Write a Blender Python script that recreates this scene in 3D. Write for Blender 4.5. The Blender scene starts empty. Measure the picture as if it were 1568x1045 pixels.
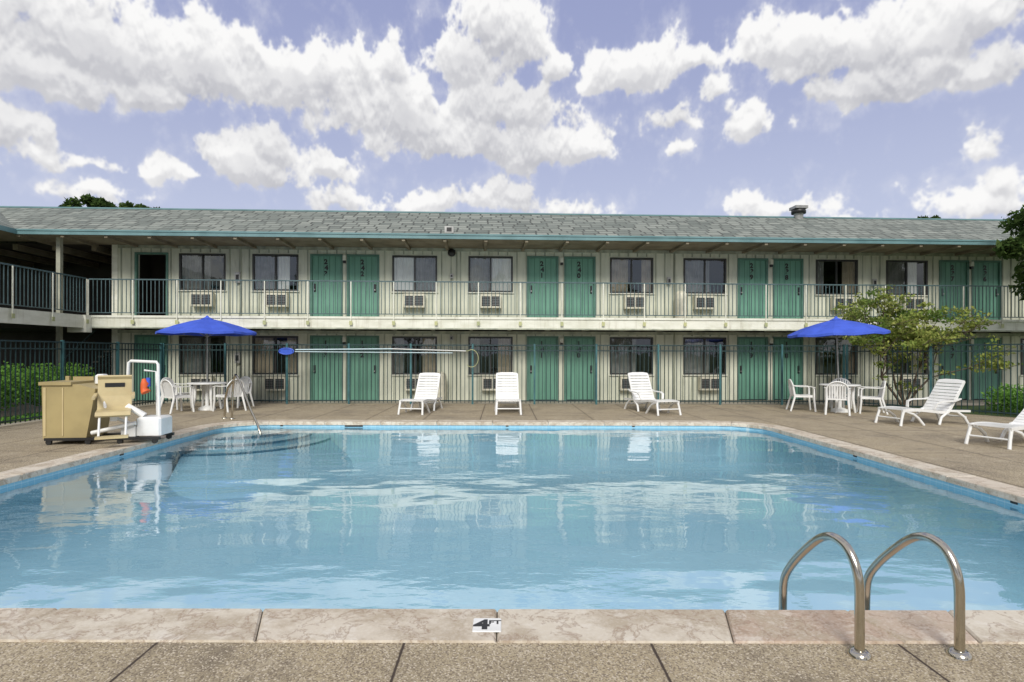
import bpy, math, random
import numpy as np
from mathutils import Vector, Matrix
from mathutils.geometry import tessellate_polygon
random.seed(7); np.random.seed(7)
scene = bpy.context.scene
R = math.radians

# ------------------------------------------------------------------ materials
def new_mat(name):
    m = bpy.data.materials.new(name); m.use_nodes = True
    nt = m.node_tree; nt.nodes.clear()
    out = nt.nodes.new('ShaderNodeOutputMaterial')
    return m, nt, out
def N(nt, t, **kw):
    n = nt.nodes.new(t)
    for k, v in kw.items():
        setattr(n, k, v)
    return n
def L(nt, a, b): nt.links.new(a, b)
def math_n(nt, op, a, b=None, c=None):
    n = nt.nodes.new('ShaderNodeMath'); n.operation = op
    for i, v in enumerate((a, b, c)):
        if v is None: continue
        if isinstance(v, (int, float)): n.inputs[i].default_value = v
        else: nt.links.new(v, n.inputs[i])
    return n.outputs[0]
def mixc(nt, fac, a, b, blend='MIX'):
    n = nt.nodes.new('ShaderNodeMix'); n.data_type = 'RGBA'; n.blend_type = blend
    for s, v in ((0, fac), (6, a), (7, b)):
        if isinstance(v, (int, float)): n.inputs[s].default_value = v
        elif isinstance(v, (tuple, list)): n.inputs[s].default_value = (v[0], v[1], v[2], 1)
        else: nt.links.new(v, n.inputs[s])
    return n.outputs[2]
def noise(nt, vec, scale, detail=4, rough=0.55, out=0):
    n = nt.nodes.new('ShaderNodeTexNoise')
    n.inputs['Scale'].default_value = scale; n.inputs['Detail'].default_value = detail
    n.inputs['Roughness'].default_value = rough
    if vec is not None: nt.links.new(vec, n.inputs['Vector'])
    return n.outputs[out]
def ramp(nt, fac, lo, hi):
    n = nt.nodes.new('ShaderNodeMapRange'); n.interpolation_type = 'SMOOTHSTEP'
    n.inputs[1].default_value = lo; n.inputs[2].default_value = hi
    nt.links.new(fac, n.inputs[0]); return n.outputs[0]
def objco(nt, scale=(1, 1, 1)):
    t = nt.nodes.new('ShaderNodeTexCoord'); mp = nt.nodes.new('ShaderNodeMapping')
    mp.inputs['Scale'].default_value = scale
    nt.links.new(t.outputs['Object'], mp.inputs[0]); return mp.outputs[0]
def bump(nt, h, strength, dist=0.01):
    b = nt.nodes.new('ShaderNodeBump'); b.inputs['Strength'].default_value = strength
    b.inputs['Distance'].default_value = dist; nt.links.new(h, b.inputs['Height']); return b.outputs[0]
def bsdf(nt, out, col, rough=0.6, metal=0.0, normal=None, spec=None):
    b = nt.nodes.new('ShaderNodeBsdfPrincipled')
    if isinstance(col, (tuple, list)): b.inputs['Base Color'].default_value = (*col[:3], 1)
    else: nt.links.new(col, b.inputs['Base Color'])
    if isinstance(rough, (int, float)): b.inputs['Roughness'].default_value = rough
    else: nt.links.new(rough, b.inputs['Roughness'])
    b.inputs['Metallic'].default_value = metal
    if spec is not None: b.inputs['Specular IOR Level'].default_value = spec
    if normal is not None: nt.links.new(normal, b.inputs['Normal'])
    nt.links.new(b.outputs[0], out.inputs[0]); return b
def pm(name, c1, c2=None, scale=3, rough=0.6, metal=0, bstr=0.0, bscale=60, stretch=(1, 1, 1), spec=None, grime=None):
    m, nt, out = new_mat(name)
    if c2 is None: c2 = tuple(x * 0.82 for x in c1)
    co = objco(nt, stretch)
    f = ramp(nt, noise(nt, co, scale, 4), 0.35, 0.68)
    c = mixc(nt, f, c1, c2)
    if grime:   # vertical run-off streaks
        amt, gc = grime
        s1 = ramp(nt, noise(nt, objco(nt, (9, 9, .55)), 1.0, 5, .65), 0.50, 0.72)
        s2 = ramp(nt, noise(nt, objco(nt, (.5, .5, .8)), 1.0, 4, .6), 0.35, 0.65)
        c = mixc(nt, math_n(nt, 'MULTIPLY', math_n(nt, 'MULTIPLY', s1, s2), amt), c, gc)
    nrm = None
    if bstr > 0: nrm = bump(nt, noise(nt, co, bscale, 2), bstr, 0.005)
    bsdf(nt, out, c, rough, metal, nrm, spec); return m

M_wall = pm('siding_paint', (0.68, 0.69, 0.56), (0.56, 0.58, 0.47), 1.2, 0.7, bstr=0.3, bscale=40, stretch=(3, 3, 0.7), grime=(0.65, (0.34, 0.33, 0.25)))
M_batten = pm('siding_batten', (0.44, 0.46, 0.36), (0.26, 0.28, 0.22), 2, 0.7, stretch=(2, 2, 0.6))
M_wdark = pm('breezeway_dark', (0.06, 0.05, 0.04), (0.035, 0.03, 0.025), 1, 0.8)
M_soffit = pm('soffit_brown', (0.27, 0.23, 0.16), (0.18, 0.15, 0.10), 2, 0.8)
M_soff2 = pm('soffit_pale', (0.42, 0.42, 0.33), (0.3, 0.3, 0.24), 2, 0.8)
M_cream = pm('cream_paint', (0.76, 0.76, 0.66), (0.64, 0.64, 0.53), 1.8, 0.6, stretch=(1, 1, 3), grime=(0.6, (0.36, 0.33, 0.24)))
M_door = pm('door_green', (0.15, 0.345, 0.25), (0.12, 0.285, 0.21), 2.0, 0.5, stretch=(3, 3, 0.5), grime=(0.4, (0.06, 0.16, 0.12)))
M_doorg = pm('door_groove', (0.04, 0.13, 0.095), None, 2, 0.6)
M_dframe = pm('door_frame', (0.10, 0.22, 0.17), (0.08, 0.18, 0.14), 3, 0.5)
M_teal = pm('teal_fascia', (0.15, 0.27, 0.28), (0.10, 0.20, 0.21), 1.5, 0.5)
M_rail = pm('railing_paint', (0.08, 0.13, 0.14), (0.055, 0.095, 0.1), 4, 0.45)
M_fence = pm('fence_paint', (0.022, 0.05, 0.052), (0.015, 0.035, 0.038), 4, 0.4)
M_fpost = pm('fence_post_paint', (0.05, 0.15, 0.16), (0.035, 0.1, 0.11), 4, 0.4)
M_black = pm('black_trim', (0.02, 0.02, 0.02), (0.012, 0.012, 0.012), 4, 0.45)
M_frame = pm('window_frame', (0.05, 0.05, 0.045), (0.03, 0.03, 0.03), 4, 0.4)
M_white = pm('white_plastic', (0.80, 0.80, 0.78), (0.70, 0.70, 0.67), 3, 0.38)
M_acbody = pm('ac_body', (0.66, 0.63, 0.50), (0.52, 0.50, 0.40), 5, 0.5)
M_curtA = pm('curtain_beige', (0.42, 0.35, 0.26), (0.28, 0.24, 0.18), 3, 0.9)
M_curtB = pm('curtain_white', (0.85, 0.85, 0.82), (0.75, 0.75, 0.72), 3, 0.9)
M_curtC = pm('curtain_grey', (0.27, 0.27, 0.26), (0.17, 0.17, 0.16), 3, 0.9)
M_tan = pm('tan_plastic', (0.40, 0.32, 0.15), (0.33, 0.265, 0.125), 2, 0.5, bstr=0.1)
M_seat = pm('tan_seat', (0.56, 0.46, 0.25), (0.48, 0.39, 0.21), 3, 0.45)
M_blue = pm('umbrella_blue', (0.05, 0.11, 0.60), (0.04, 0.09, 0.5), 3, 0.75, bstr=0.2)
M_bluep = pm('blue_plastic', (0.05, 0.12, 0.6), None, 3, 0.4)
M_pole = pm('pale_pole', (0.55, 0.7, 0.75), (0.5, 0.62, 0.66), 3, 0.4)
M_orange = pm('orange_bag', (0.75, 0.13, 0.03), None, 3, 0.6)
M_concrete = pm('walk_concrete', (0.40, 0.36, 0.29), (0.29, 0.26, 0.20), 1.5, 0.85, bstr=0.3)
M_bark = pm('bark', (0.13, 0.10, 0.07), (0.07, 0.05, 0.035), 8, 0.9, bstr=0.5, stretch=(1, 1, .3))
M_gmetal = pm('galvanised', (0.4, 0.4, 0.38), (0.28, 0.28, 0.27), 4, 0.45, metal=0.5)
M_grass = pm('grass', (0.07, 0.12, 0.03), (0.04, 0.07, 0.02), 3, 0.95, bstr=0.8, bscale=40)
M_grout = pm('grout', (0.09, 0.075, 0.055), None, 6, 0.9)
M_brass = pm('bracket_yellow', (0.5, 0.5, 0.25), (0.35, 0.38, 0.2), 3, 0.5)
m, nt, out = new_mat('chrome_steel')
co = objco(nt); bsdf(nt, out, mixc(nt, noise(nt, co, 9, 4), (0.62, 0.58, 0.50), (0.46, 0.42, 0.34)), 0.17, 1.0); M_chrome = m

# glass
m, nt, out = new_mat('window_glass')
fr = N(nt, 'ShaderNodeFresnel'); fr.inputs[0].default_value = 1.9
gl = N(nt, 'ShaderNodeBsdfGlossy'); gl.inputs['Roughness'].default_value = 0.02
gl.inputs['Color'].default_value = (0.9, 0.95, 0.95, 1)
tr = N(nt, 'ShaderNodeBsdfTransparent'); tr.inputs[0].default_value = (0.86, 0.88, 0.87, 1)
geo = N(nt, 'ShaderNodeNewGeometry')
fac = math_n(nt, 'MULTIPLY', fr.outputs[0], math_n(nt, 'SUBTRACT', 1.0, geo.outputs['Backfacing']))
mx = N(nt, 'ShaderNodeMixShader'); L(nt, fac, mx.inputs[0]); L(nt, tr.outputs[0], mx.inputs[1]); L(nt, gl.outputs[0], mx.inputs[2])
L(nt, bump(nt, noise(nt, objco(nt), 1.5, 2), 0.25, 0.01), gl.inputs['Normal'])
L(nt, mx.outputs[0], out.inputs[0]); M_glass = m

# roof shingles
def shingle(name, sx):
    m, nt, out = new_mat(name)
    t = N(nt, 'ShaderNodeTexCoord'); sp = N(nt, 'ShaderNodeSeparateXYZ'); L(nt, t.outputs['Object'], sp.inputs[0])
    cb = N(nt, 'ShaderNodeCombineXYZ')
    L(nt, sp.outputs[sx], cb.inputs[0]); L(nt, math_n(nt, 'MULTIPLY', sp.outputs[2], 2.3), cb.inputs[1])
    br = N(nt, 'ShaderNodeTexBrick'); L(nt, cb.outputs[0], br.inputs['Vector'])
    br.inputs['Color1'].default_value = (0.28, 0.30, 0.265, 1); br.inputs['Color2'].default_value = (0.12, 0.14, 0.125, 1)
    br.inputs['Mortar'].default_value = (0.045, 0.05, 0.045, 1); br.inputs['Scale'].default_value = 1.0
    br.inputs['Brick Width'].default_value = 0.36; br.inputs['Row Height'].default_value = 0.30
    br.inputs['Mortar Size'].default_value = 0.028; br.offset = 0.37; br.offset_frequency = 3; br.squash = 1.35; br.squash_frequency = 2
    n1 = noise(nt, t.outputs['Object'], 0.9, 4); n2 = noise(nt, t.outputs['Object'], 45, 2)
    c = mixc(nt, math_n(nt, 'MULTIPLY', ramp(nt, n1, 0.35, 0.7), 0.4), br.outputs[0], (0.20, 0.225, 0.20))
    c = mixc(nt, math_n(nt, 'MULTIPLY', n2, 0.25), c, (0.32, 0.33, 0.30))
    row = math_n(nt, 'FRACT', math_n(nt, 'DIVIDE', math_n(nt, 'MULTIPLY', sp.outputs[2], 2.3), 0.30))
    h = math_n(nt, 'ADD', math_n(nt, 'MULTIPLY', row, -1.0), math_n(nt, 'MULTIPLY', br.outputs[1], -0.6))
    bsdf(nt, out, c, 0.9, 0, bump(nt, h, 0.8, 0.02), 0.2); return m
M_shX = shingle('shingles_main', 0); M_shY = shingle('shingles_wing', 1)

# deck : exposed aggregate with control joints
m, nt, out = new_mat('deck_aggregate')
t = N(nt, 'ShaderNodeTexCoord'); oc = t.outputs['Object']; sp = N(nt, 'ShaderNodeSeparateXYZ'); L(nt, oc, sp.inputs[0])
v = N(nt, 'ShaderNodeTexVoronoi'); v.inputs['Scale'].default_value = 125; L(nt, oc, v.inputs['Vector'])
sv = N(nt, 'ShaderNodeSeparateColor'); L(nt, v.outputs['Color'], sv.inputs[0])
base = mixc(nt, ramp(nt, noise(nt, oc, 0.7, 5, 0.62), 0.35, 0.7), (0.42, 0.35, 0.23), (0.32, 0.27, 0.185))
base = mixc(nt, ramp(nt, noise(nt, oc, 2.6, 5, 0.7), 0.50, 0.72), base, (0.49, 0.42, 0.30))
base = mixc(nt, math_n(nt, 'MULTIPLY', ramp(nt, noise(nt, oc, 0.9, 6, 0.78), 0.49, 0.66), 0.8), base, (0.19, 0.16, 0.115))
c = mixc(nt, ramp(nt, sv.outputs[0], 0.74, 0.88), base, (0.55, 0.48, 0.37))
c = mixc(nt, math_n(nt, 'MULTIPLY', ramp(nt, sv.outputs[1], 0.66, 0.82), 0.75), c, (0.14, 0.11, 0.08))
c = mixc(nt, math_n(nt, 'MULTIPLY', ramp(nt, v.outputs['Distance'], 0.4, 0.85), 0.4), c, (0.16, 0.12, 0.08))
jx = math_n(nt, 'PINGPONG', math_n(nt, 'ADD', sp.outputs[0], 131 + 0.52), 0.655)
jy = math_n(nt, 'PINGPONG', math_n(nt, 'ADD', sp.outputs[1], 130 - 1.05), 1.3)
wob = math_n(nt, 'MULTIPLY', math_n(nt, 'SUBTRACT', noise(nt, oc, 20, 2), 0.5), 0.008)
j = math_n(nt, 'ADD', math_n(nt, 'MINIMUM', jx, jy), wob)
jm = math_n(nt, 'SUBTRACT', 1.0, ramp(nt, j, 0.004, 0.010))
js = math_n(nt, 'SUBTRACT', 1.0, ramp(nt, j, 0.0, 0.07))
c = mixc(nt, math_n(nt, 'MULTIPLY', js, 0.2), c, (0.14, 0.11, 0.08))
c = mixc(nt, jm, c, (0.06, 0.045, 0.035))
h = math_n(nt, 'SUBTRACT', math_n(nt, 'MULTIPLY', v.outputs['Distance'], -0.6), math_n(nt, 'MULTIPLY', jm, 2.0))
bsdf(nt, out, c, 0.85, 0, bump(nt, h, 0.4, 0.005), 0.3); M_deck = m

# coping stone
m, nt, out = new_mat('coping_stone')
oc = objco(nt); at = N(nt, 'ShaderNodeAttribute'); at.attribute_name = 'tint'
ofs = N(nt, 'ShaderNodeVectorMath'); ofs.operation = 'ADD'; L(nt, oc, ofs.inputs[0])
cb = N(nt, 'ShaderNodeCombineXYZ'); L(nt, math_n(nt, 'MULTIPLY', at.outputs['Fac'], 37.0), cb.inputs[2]); L(nt, cb.outputs[0], ofs.inputs[1])
ov = ofs.outputs[0]
base = mixc(nt, ramp(nt, at.outputs['Fac'], 0.0, 1.0), (0.60, 0.54, 0.44), (0.44, 0.33, 0.25))
base = mixc(nt, math_n(nt, 'MULTIPLY', ramp(nt, noise(nt, ov, 3.2, 6, 0.7), 0.42, 0.62), 0.85), base, (0.40, 0.33, 0.24))
base = mixc(nt, math_n(nt, 'MULTIPLY', ramp(nt, noise(nt, ov, 7.0, 6, 0.75), 0.52, 0.66), 0.55), base, (0.69, 0.64, 0.56))
wv = N(nt, 'ShaderNodeTexNoise'); wv.inputs['Scale'].default_value = 4.5; wv.inputs['Detail'].default_value = 7; wv.inputs['Roughness'].default_value = 0.65; wv.inputs['Distortion'].default_value = 0.5; L(nt, ov, wv.inputs['Vector'])
vein = math_n(nt, 'SUBTRACT', 1.0, ramp(nt, math_n(nt, 'ABSOLUTE', math_n(nt, 'SUBTRACT', wv.outputs[0], 0.5)), 0.0, 0.03))
c = mixc(nt, math_n(nt, 'MULTIPLY', vein, 0.6), base, (0.27, 0.18, 0.12))
c = mixc(nt, math_n(nt, 'MULTIPLY', ramp(nt, noise(nt, ov, 60, 2), 0.45, 0.7), 0.25), c, (0.7, 0.66, 0.58))
bsdf(nt, out, c, 0.75, 0, bump(nt, math_n(nt, 'SUBTRACT', noise(nt, ov, 40, 3), vein), 0.25, 0.004)); M_coping = m

# pool plaster with waterline tile
m, nt, out = new_mat('pool_plaster')
oc = objco(nt); sp = N(nt, 'ShaderNodeSeparateXYZ'); L(nt, oc, sp.inputs[0])
c = mixc(nt, ramp(nt, noise(nt, oc, 0.45, 4), 0.3, 0.7), (0.39, 0.65, 0.77), (0.45, 0.70, 0.81))
tile = ramp(nt, sp.outputs[2], -0.20, -0.19)
tv = N(nt, 'ShaderNodeTexBrick'); tv.inputs['Scale'].default_value = 1; tv.inputs['Brick Width'].default_value = 0.1; tv.inputs['Row Height'].default_value = 0.1; tv.offset = 0
tv.inputs['Color1'].default_value = (0.20, 0.46, 0.62, 1); tv.inputs['Color2'].default_value = (0.25, 0.52, 0.66, 1); tv.inputs['Mortar'].default_value = (0.42, 0.6, 0.68, 1); tv.inputs['Mortar Size'].default_value = 0.003
cb = N(nt, 'ShaderNodeCombineXYZ'); L(nt, math_n(nt, 'ADD', sp.outputs[0], sp.outputs[1]), cb.inputs[0]); L(nt, sp.outputs[2], cb.inputs[1]); L(nt, cb.outputs[0], tv.inputs[0])
c = mixc(nt, tile, c, tv.outputs[0])
bsdf(nt, out, c, 0.6); M_plaster = m
M_nosing = pm('step_nosing', (0.08, 0.25, 0.36), None, 3, 0.5)
M_step = pm('step_plaster', (0.58, 0.82, 0.88), (0.52, 0.78, 0.85), 2, 0.6)

# water (thin reflective sheet over the basin; symmetric Schlick reflectance so light gets in and out)
m, nt, out = new_mat('pool_water')
n1 = noise(nt, objco(nt, (0.8, 1.3, 1)), 0.9, 2, 0.5); n2 = noise(nt, objco(nt, (1, 2.0, 1)), 3.6, 3, 0.5)
amp = ramp(nt, noise(nt, objco(nt, (0.25, 0.45, 1)), 1.0, 2), 0.35, 0.7)
h = math_n(nt, 'ADD', math_n(nt, 'MULTIPLY', n1, 1.0), math_n(nt, 'MULTIPLY', math_n(nt, 'MULTIPLY', n2, 0.22), math_n(nt, 'ADD', amp, 0.15)))
nb = bump(nt, h, 1.0, 0.022)
geo = N(nt, 'ShaderNodeNewGeometry')
dt = N(nt, 'ShaderNodeVectorMath'); dt.operation = 'DOT_PRODUCT'; L(nt, nb, dt.inputs[0]); L(nt, geo.outputs['Incoming'], dt.inputs[1])
cosn = math_n(nt, 'MINIMUM', math_n(nt, 'ABSOLUTE', dt.outputs['Value']), 1.0)
F = math_n(nt, 'ADD', math_n(nt, 'MULTIPLY', math_n(nt, 'POWER', math_n(nt, 'SUBTRACT', 1.0, cosn), 2.6), 0.93), 0.05)
gl = N(nt, 'ShaderNodeBsdfGlossy'); gl.inputs['Roughness'].default_value = 0.02; L(nt, nb, gl.inputs['Normal'])
tr = N(nt, 'ShaderNodeBsdfTransparent'); tr.inputs[0].default_value = (0.91, 0.965, 0.985, 1)
mx = N(nt, 'ShaderNodeMixShader'); L(nt, F, mx.inputs[0]); L(nt, tr.outputs[0], mx.inputs[1]); L(nt, gl.outputs[0], mx.inputs[2])
L(nt, mx.outputs[0], out.inputs[0]); M_water = m

def leafmat(name, a, b, c3):
    m, nt, out = new_mat(name)
    at = N(nt, 'ShaderNodeAttribute'); at.attribute_name = 'tint'
    c = mixc(nt, at.outputs['Fac'], a, b)
    c = mixc(nt, ramp(nt, noise(nt, objco(nt), 1.3, 2), 0.5, 0.65), c, c3)
    d = N(nt, 'ShaderNodeBsdfDiffuse'); L(nt, c, d.inputs[0])
    tl = N(nt, 'ShaderNodeBsdfTranslucent'); L(nt, c, tl.inputs[0])
    mx = N(nt, 'ShaderNodeMixShader'); mx.inputs[0].default_value = 0.35
    L(nt, d.outputs[0], mx.inputs[1]); L(nt, tl.outputs[0], mx.inputs[2]); L(nt, mx.outputs[0], out.inputs[0]); return m
M_leafL = leafmat('leaf_light', (0.19, 0.27, 0.06), (0.42, 0.44, 0.13), (0.13, 0.21, 0.05))
M_leafD = leafmat('leaf_dark', (0.04, 0.075, 0.02), (0.10, 0.15, 0.045), (0.05, 0.09, 0.025))
M_leafH = leafmat('leaf_hedge', (0.10, 0.24, 0.045), (0.23, 0.42, 0.09), (0.13, 0.28, 0.05))

# ------------------------------------------------------------------ mesh builder
class MB:
    def __init__(s): s.v = []; s.f = []; s.m = []; s.s = []; s.mats = []; s.t = []; s.tint = 0.0; s.M = Matrix()
    def mi(s, mat):
        if mat not in s.mats: s.mats.append(mat)
        return s.mats.index(mat)
    def add(s, vs, fs, mat, smooth=False):
        o = len(s.v); k = s.mi(mat)
        s.v += [tuple(s.M @ Vector(p)) for p in vs]
        for f in fs:
            s.f.append([i + o for i in f]); s.m.append(k); s.s.append(smooth); s.t.append(s.tint)
    def box(s, x0, x1, y0, y1, z0, z1, mat):
        vs = [(x0, y0, z0), (x1, y0, z0), (x1, y1, z0), (x0, y1, z0), (x0, y0, z1), (x1, y0, z1), (x1, y1, z1), (x0, y1, z1)]
        s.add(vs, [(0, 3, 2, 1), (4, 5, 6, 7), (0, 1, 5, 4), (1, 2, 6, 5), (2, 3, 7, 6), (3, 0, 4, 7)], mat)
    def bbox(s, x0, x1, y0, y1, z0, z1, mat, b=0.02):
        def ring(a, z):
            return [(x0 + a, y0, z), (x1 - a, y0, z), (x1, y0 + a, z), (x1, y1 - a, z), (x1 - a, y1, z), (x0 + a, y1, z), (x0, y1 - a, z), (x0, y0 + a, z)]
        r1 = ring(b, z0); r2 = ring(b, z1 - b)
        r3 = [((p[0] - (x0 + x1) / 2) * (1 - 2 * b / (x1 - x0)) + (x0 + x1) / 2, (p[1] - (y0 + y1) / 2) * (1 - 2 * b / (y1 - y0)) + (y0 + y1) / 2, z1) for p in r2]
        vs = r1 + r2 + r3; fs = [tuple(range(7, -1, -1)), tuple(range(16, 24))]
        for k in (0, 8):
            for i in range(8):
                jn = (i + 1) % 8; fs.append((k + i, k + jn, k + 8 + jn, k + 8 + i))
        s.add(vs, fs, mat)
    def prism(s, poly, y0, y1, mat):
        n = len(poly); vs = [(p[0], y0, p[1]) for p in poly] + [(p[0], y1, p[1]) for p in poly]
        fs = [tuple(range(n)), tuple(range(2 * n - 1, n - 1, -1))] + [(i, i + n, (i + 1) % n + n, (i + 1) % n) for i in range(n)]
        s.add(vs, fs, mat)
    def tube(s, pts, r, mat, n=8, smooth=True):
        pts = [Vector(p) for p in pts]; k = len(pts)
        rs = r if isinstance(r, (list, tuple)) else [r] * k
        nrm = None; vs = []; fs = []
        for i, p in enumerate(pts):
            t = (pts[min(i + 1, k - 1)] - pts[max(i - 1, 0)]).normalized()
            if nrm is None: nrm = t.orthogonal().normalized()
            nrm = (nrm - t * nrm.dot(t)).normalized(); b = t.cross(nrm)
            for a in range(n):
                an = 2 * math.pi * a / n
                vs.append(p + (nrm * math.cos(an) + b * math.sin(an)) * rs[i])
        for i in range(k - 1):
            for a in range(n):
                a2 = (a + 1) % n; fs.append((i * n + a, i * n + a2, (i + 1) * n + a2, (i + 1) * n + a))
        s.add(vs, fs, mat, smooth)
        s.add(vs[:n], [tuple(range(n - 1, -1, -1))], mat); s.add(vs[-n:], [tuple(range(n))], mat)
    def lathe(s, prof, c, n, mat, smooth=True):
        vs = []; fs = []
        for (r, z) in prof:
            for a in range(n):
                an = 2 * math.pi * a / n; vs.append((c[0] + r * math.cos(an), c[1] + r * math.sin(an), c[2] + z))
        for i in range(len(prof) - 1):
            for a in range(n):
                a2 = (a + 1) % n; fs.append((i * n + a, i * n + a2, (i + 1) * n + a2, (i + 1) * n + a))
        s.add(vs, fs, mat, smooth)
    def sweepbox(s, pts, w, h, mat, side=(1, 0, 0)):
        pts = [Vector(p) for p in pts]; sd = Vector(side).normalized(); vs = []; fs = []; k = len(pts)
        for i, p in enumerate(pts):
            t = (pts[min(i + 1, k - 1)] - pts[max(i - 1, 0)]).normalized(); nn = t.cross(sd)
            if nn.length < 1e-4: nn = Vector((0, 0, 1)) if abs(sd.z) < .9 else Vector((0, 1, 0))
            nn.normalize()
            for a, b in ((-1, -1), (1, -1), (1, 1), (-1, 1)): vs.append(p + sd * (a * w / 2) + nn * (b * h / 2))
        for i in range(k - 1):
            for a in range(4):
                a2 = (a + 1) % 4; fs.append((i * 4 + a, i * 4 + a2, (i + 1) * 4 + a2, (i + 1) * 4 + a))
        fs += [(3, 2, 1, 0), tuple((k - 1) * 4 + a for a in range(4))]
        s.add(vs, fs, mat)
    def obj(s, name, parent=None, loc=(0, 0, 0), rz=0, tint=False):
        me = bpy.data.meshes.new(name); me.from_pydata([tuple(p) for p in s.v], [], s.f)
        for mt in s.mats: me.materials.append(mt)
        me.polygons.foreach_set('material_index', s.m); me.polygons.foreach_set('use_smooth', s.s)
        if tint:
            a = me.attributes.new('tint', 'FLOAT', 'FACE'); a.data.foreach_set('value', s.t)
        me.update()
        o = bpy.data.objects.new(name, me); scene.collection.objects.link(o)
        o.location = loc; o.rotation_euler = (0, 0, rz)
        if parent: o.parent = parent
        return o
def empty(name, loc=(0, 0, 0), rz=0, parent=None):
    e = bpy.data.objects.new(name, None); scene.collection.objects.link(e); e.location = loc; e.rotation_euler = (0, 0, rz)
    e.empty_display_size = 0.2
    if parent: e.parent = parent
    return e
def text(s, name, loc, size, mat, rot=(R(90), 0, 0), parent=None, ext=0.003, sx=1, off=0.02):
    cu = bpy.data.curves.new(name, 'FONT'); cu.body = s; cu.size = size; cu.extrude = ext; cu.align_x = 'CENTER'; cu.offset = size * off
    o = bpy.data.objects.new(name, cu); scene.collection.objects.link(o); o.location = loc; o.rotation_euler = rot; o.scale = (sx, 1, 1)
    cu.materials.append(mat)
    if parent: o.parent = parent
    return o
def leaves(name, clumps, size, mat, parent=None, loc=(0, 0, 0)):
    P = []
    for (cx, cy, cz, rx, ry, rz, n) in clumps:
        d = np.random.normal(size=(n, 3)); d /= np.linalg.norm(d, axis=1)[:, None]
        r = np.random.rand(n, 1) ** 0.45
        P.append(np.array([cx, cy, cz]) + d * r * np.array([rx, ry, rz]))
    P = np.concatenate(P); n = len(P)
    a = np.random.normal(size=(n, 3)); a /= np.linalg.norm(a, axis=1)[:, None]
    b = np.cross(a, np.random.normal(size=(n, 3))); b /= np.linalg.norm(b, axis=1)[:, None]
    s = size * (0.6 + 0.8 * np.random.rand(n, 1))
    V = np.stack([P - a * s, P + b * s * .5, P + a * s, P - b * s * .5], 1).reshape(-1, 3)
    F = np.arange(n * 4).reshape(-1, 4)
    me = bpy.data.meshes.new(name); me.from_pydata(V.tolist(), [], F.tolist()); me.materials.append(mat)
    at = me.attributes.new('tint', 'FLOAT', 'FACE'); at.data.foreach_set('value', np.random.rand(n).astype(np.float32))
    o = bpy.data.objects.new(name, me); scene.collection.objects.link(o); o.location = loc
    if parent: o.parent = parent
    return o

# ------------------------------------------------------------------ pool geometry
X0, X1, Y0, Y1 = -6.03, 5.58, 3.38, 12.62
def outline(off=0.0, rad=0.85):
    pts = []
    x0, x1, y0, y1 = X0 - off, X1 + off, Y0 - off, Y1 + off
    def arc(cx, cy, a0, a1, r):
        for i in range(9):
            a = R(a0 + (a1 - a0) * i / 8); pts.append((cx + r * math.cos(a), cy + r * math.sin(a)))
    r = max(rad + off, .05); rs = max(0.25 + off, .05)
    arc(x0 + rs, y0 + rs, 180, 270, rs); arc(x1 - rs, y0 + rs, 270, 360, rs)
    arc(x1 - r, y1 - r, 0, 90, r); arc(x0 + r, y1 - r, 90, 180, r)
    return pts
def sheet(name, outer, hole, z, mat):
    loops = [[Vector((p[0], p[1], 0)) for p in outer]]
    if hole: loops.append([Vector((p[0], p[1], 0)) for p in hole])
    tris = tessellate_polygon(loops)
    vs = [(p.x, p.y, z) for l in loops for p in l]
    fs = []
    for t in tris:
        a, b, c = (Vector(vs[i]) for i in t)
        fs.append(tuple(t) if (b - a).cross(c - a).z > 0 else tuple(reversed(t)))
    b = MB(); b.add(vs, fs, mat); return b.obj(name)
sheet('ground', [(-600, -600), (600, -600), (600, 600), (-600, 600)], outline(0.30), -0.03, M_grass)
sheet('pool_deck', [(-10.55, -6), (16.5, -6), (16.0, 8.5), (12.75, 13.4), (10.4, 17.25), (-10.35, 17.25)], outline(0.345), 0.0, M_deck)
sheet('walkway', [(-16, -6), (-10.558, -6), (-10.358, 17.258), (10.41, 17.258), (12.0, 17.0), (30, 18.4), (30, 20.8), (-16, 18.5)], None, -0.012, M_concrete)

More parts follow.
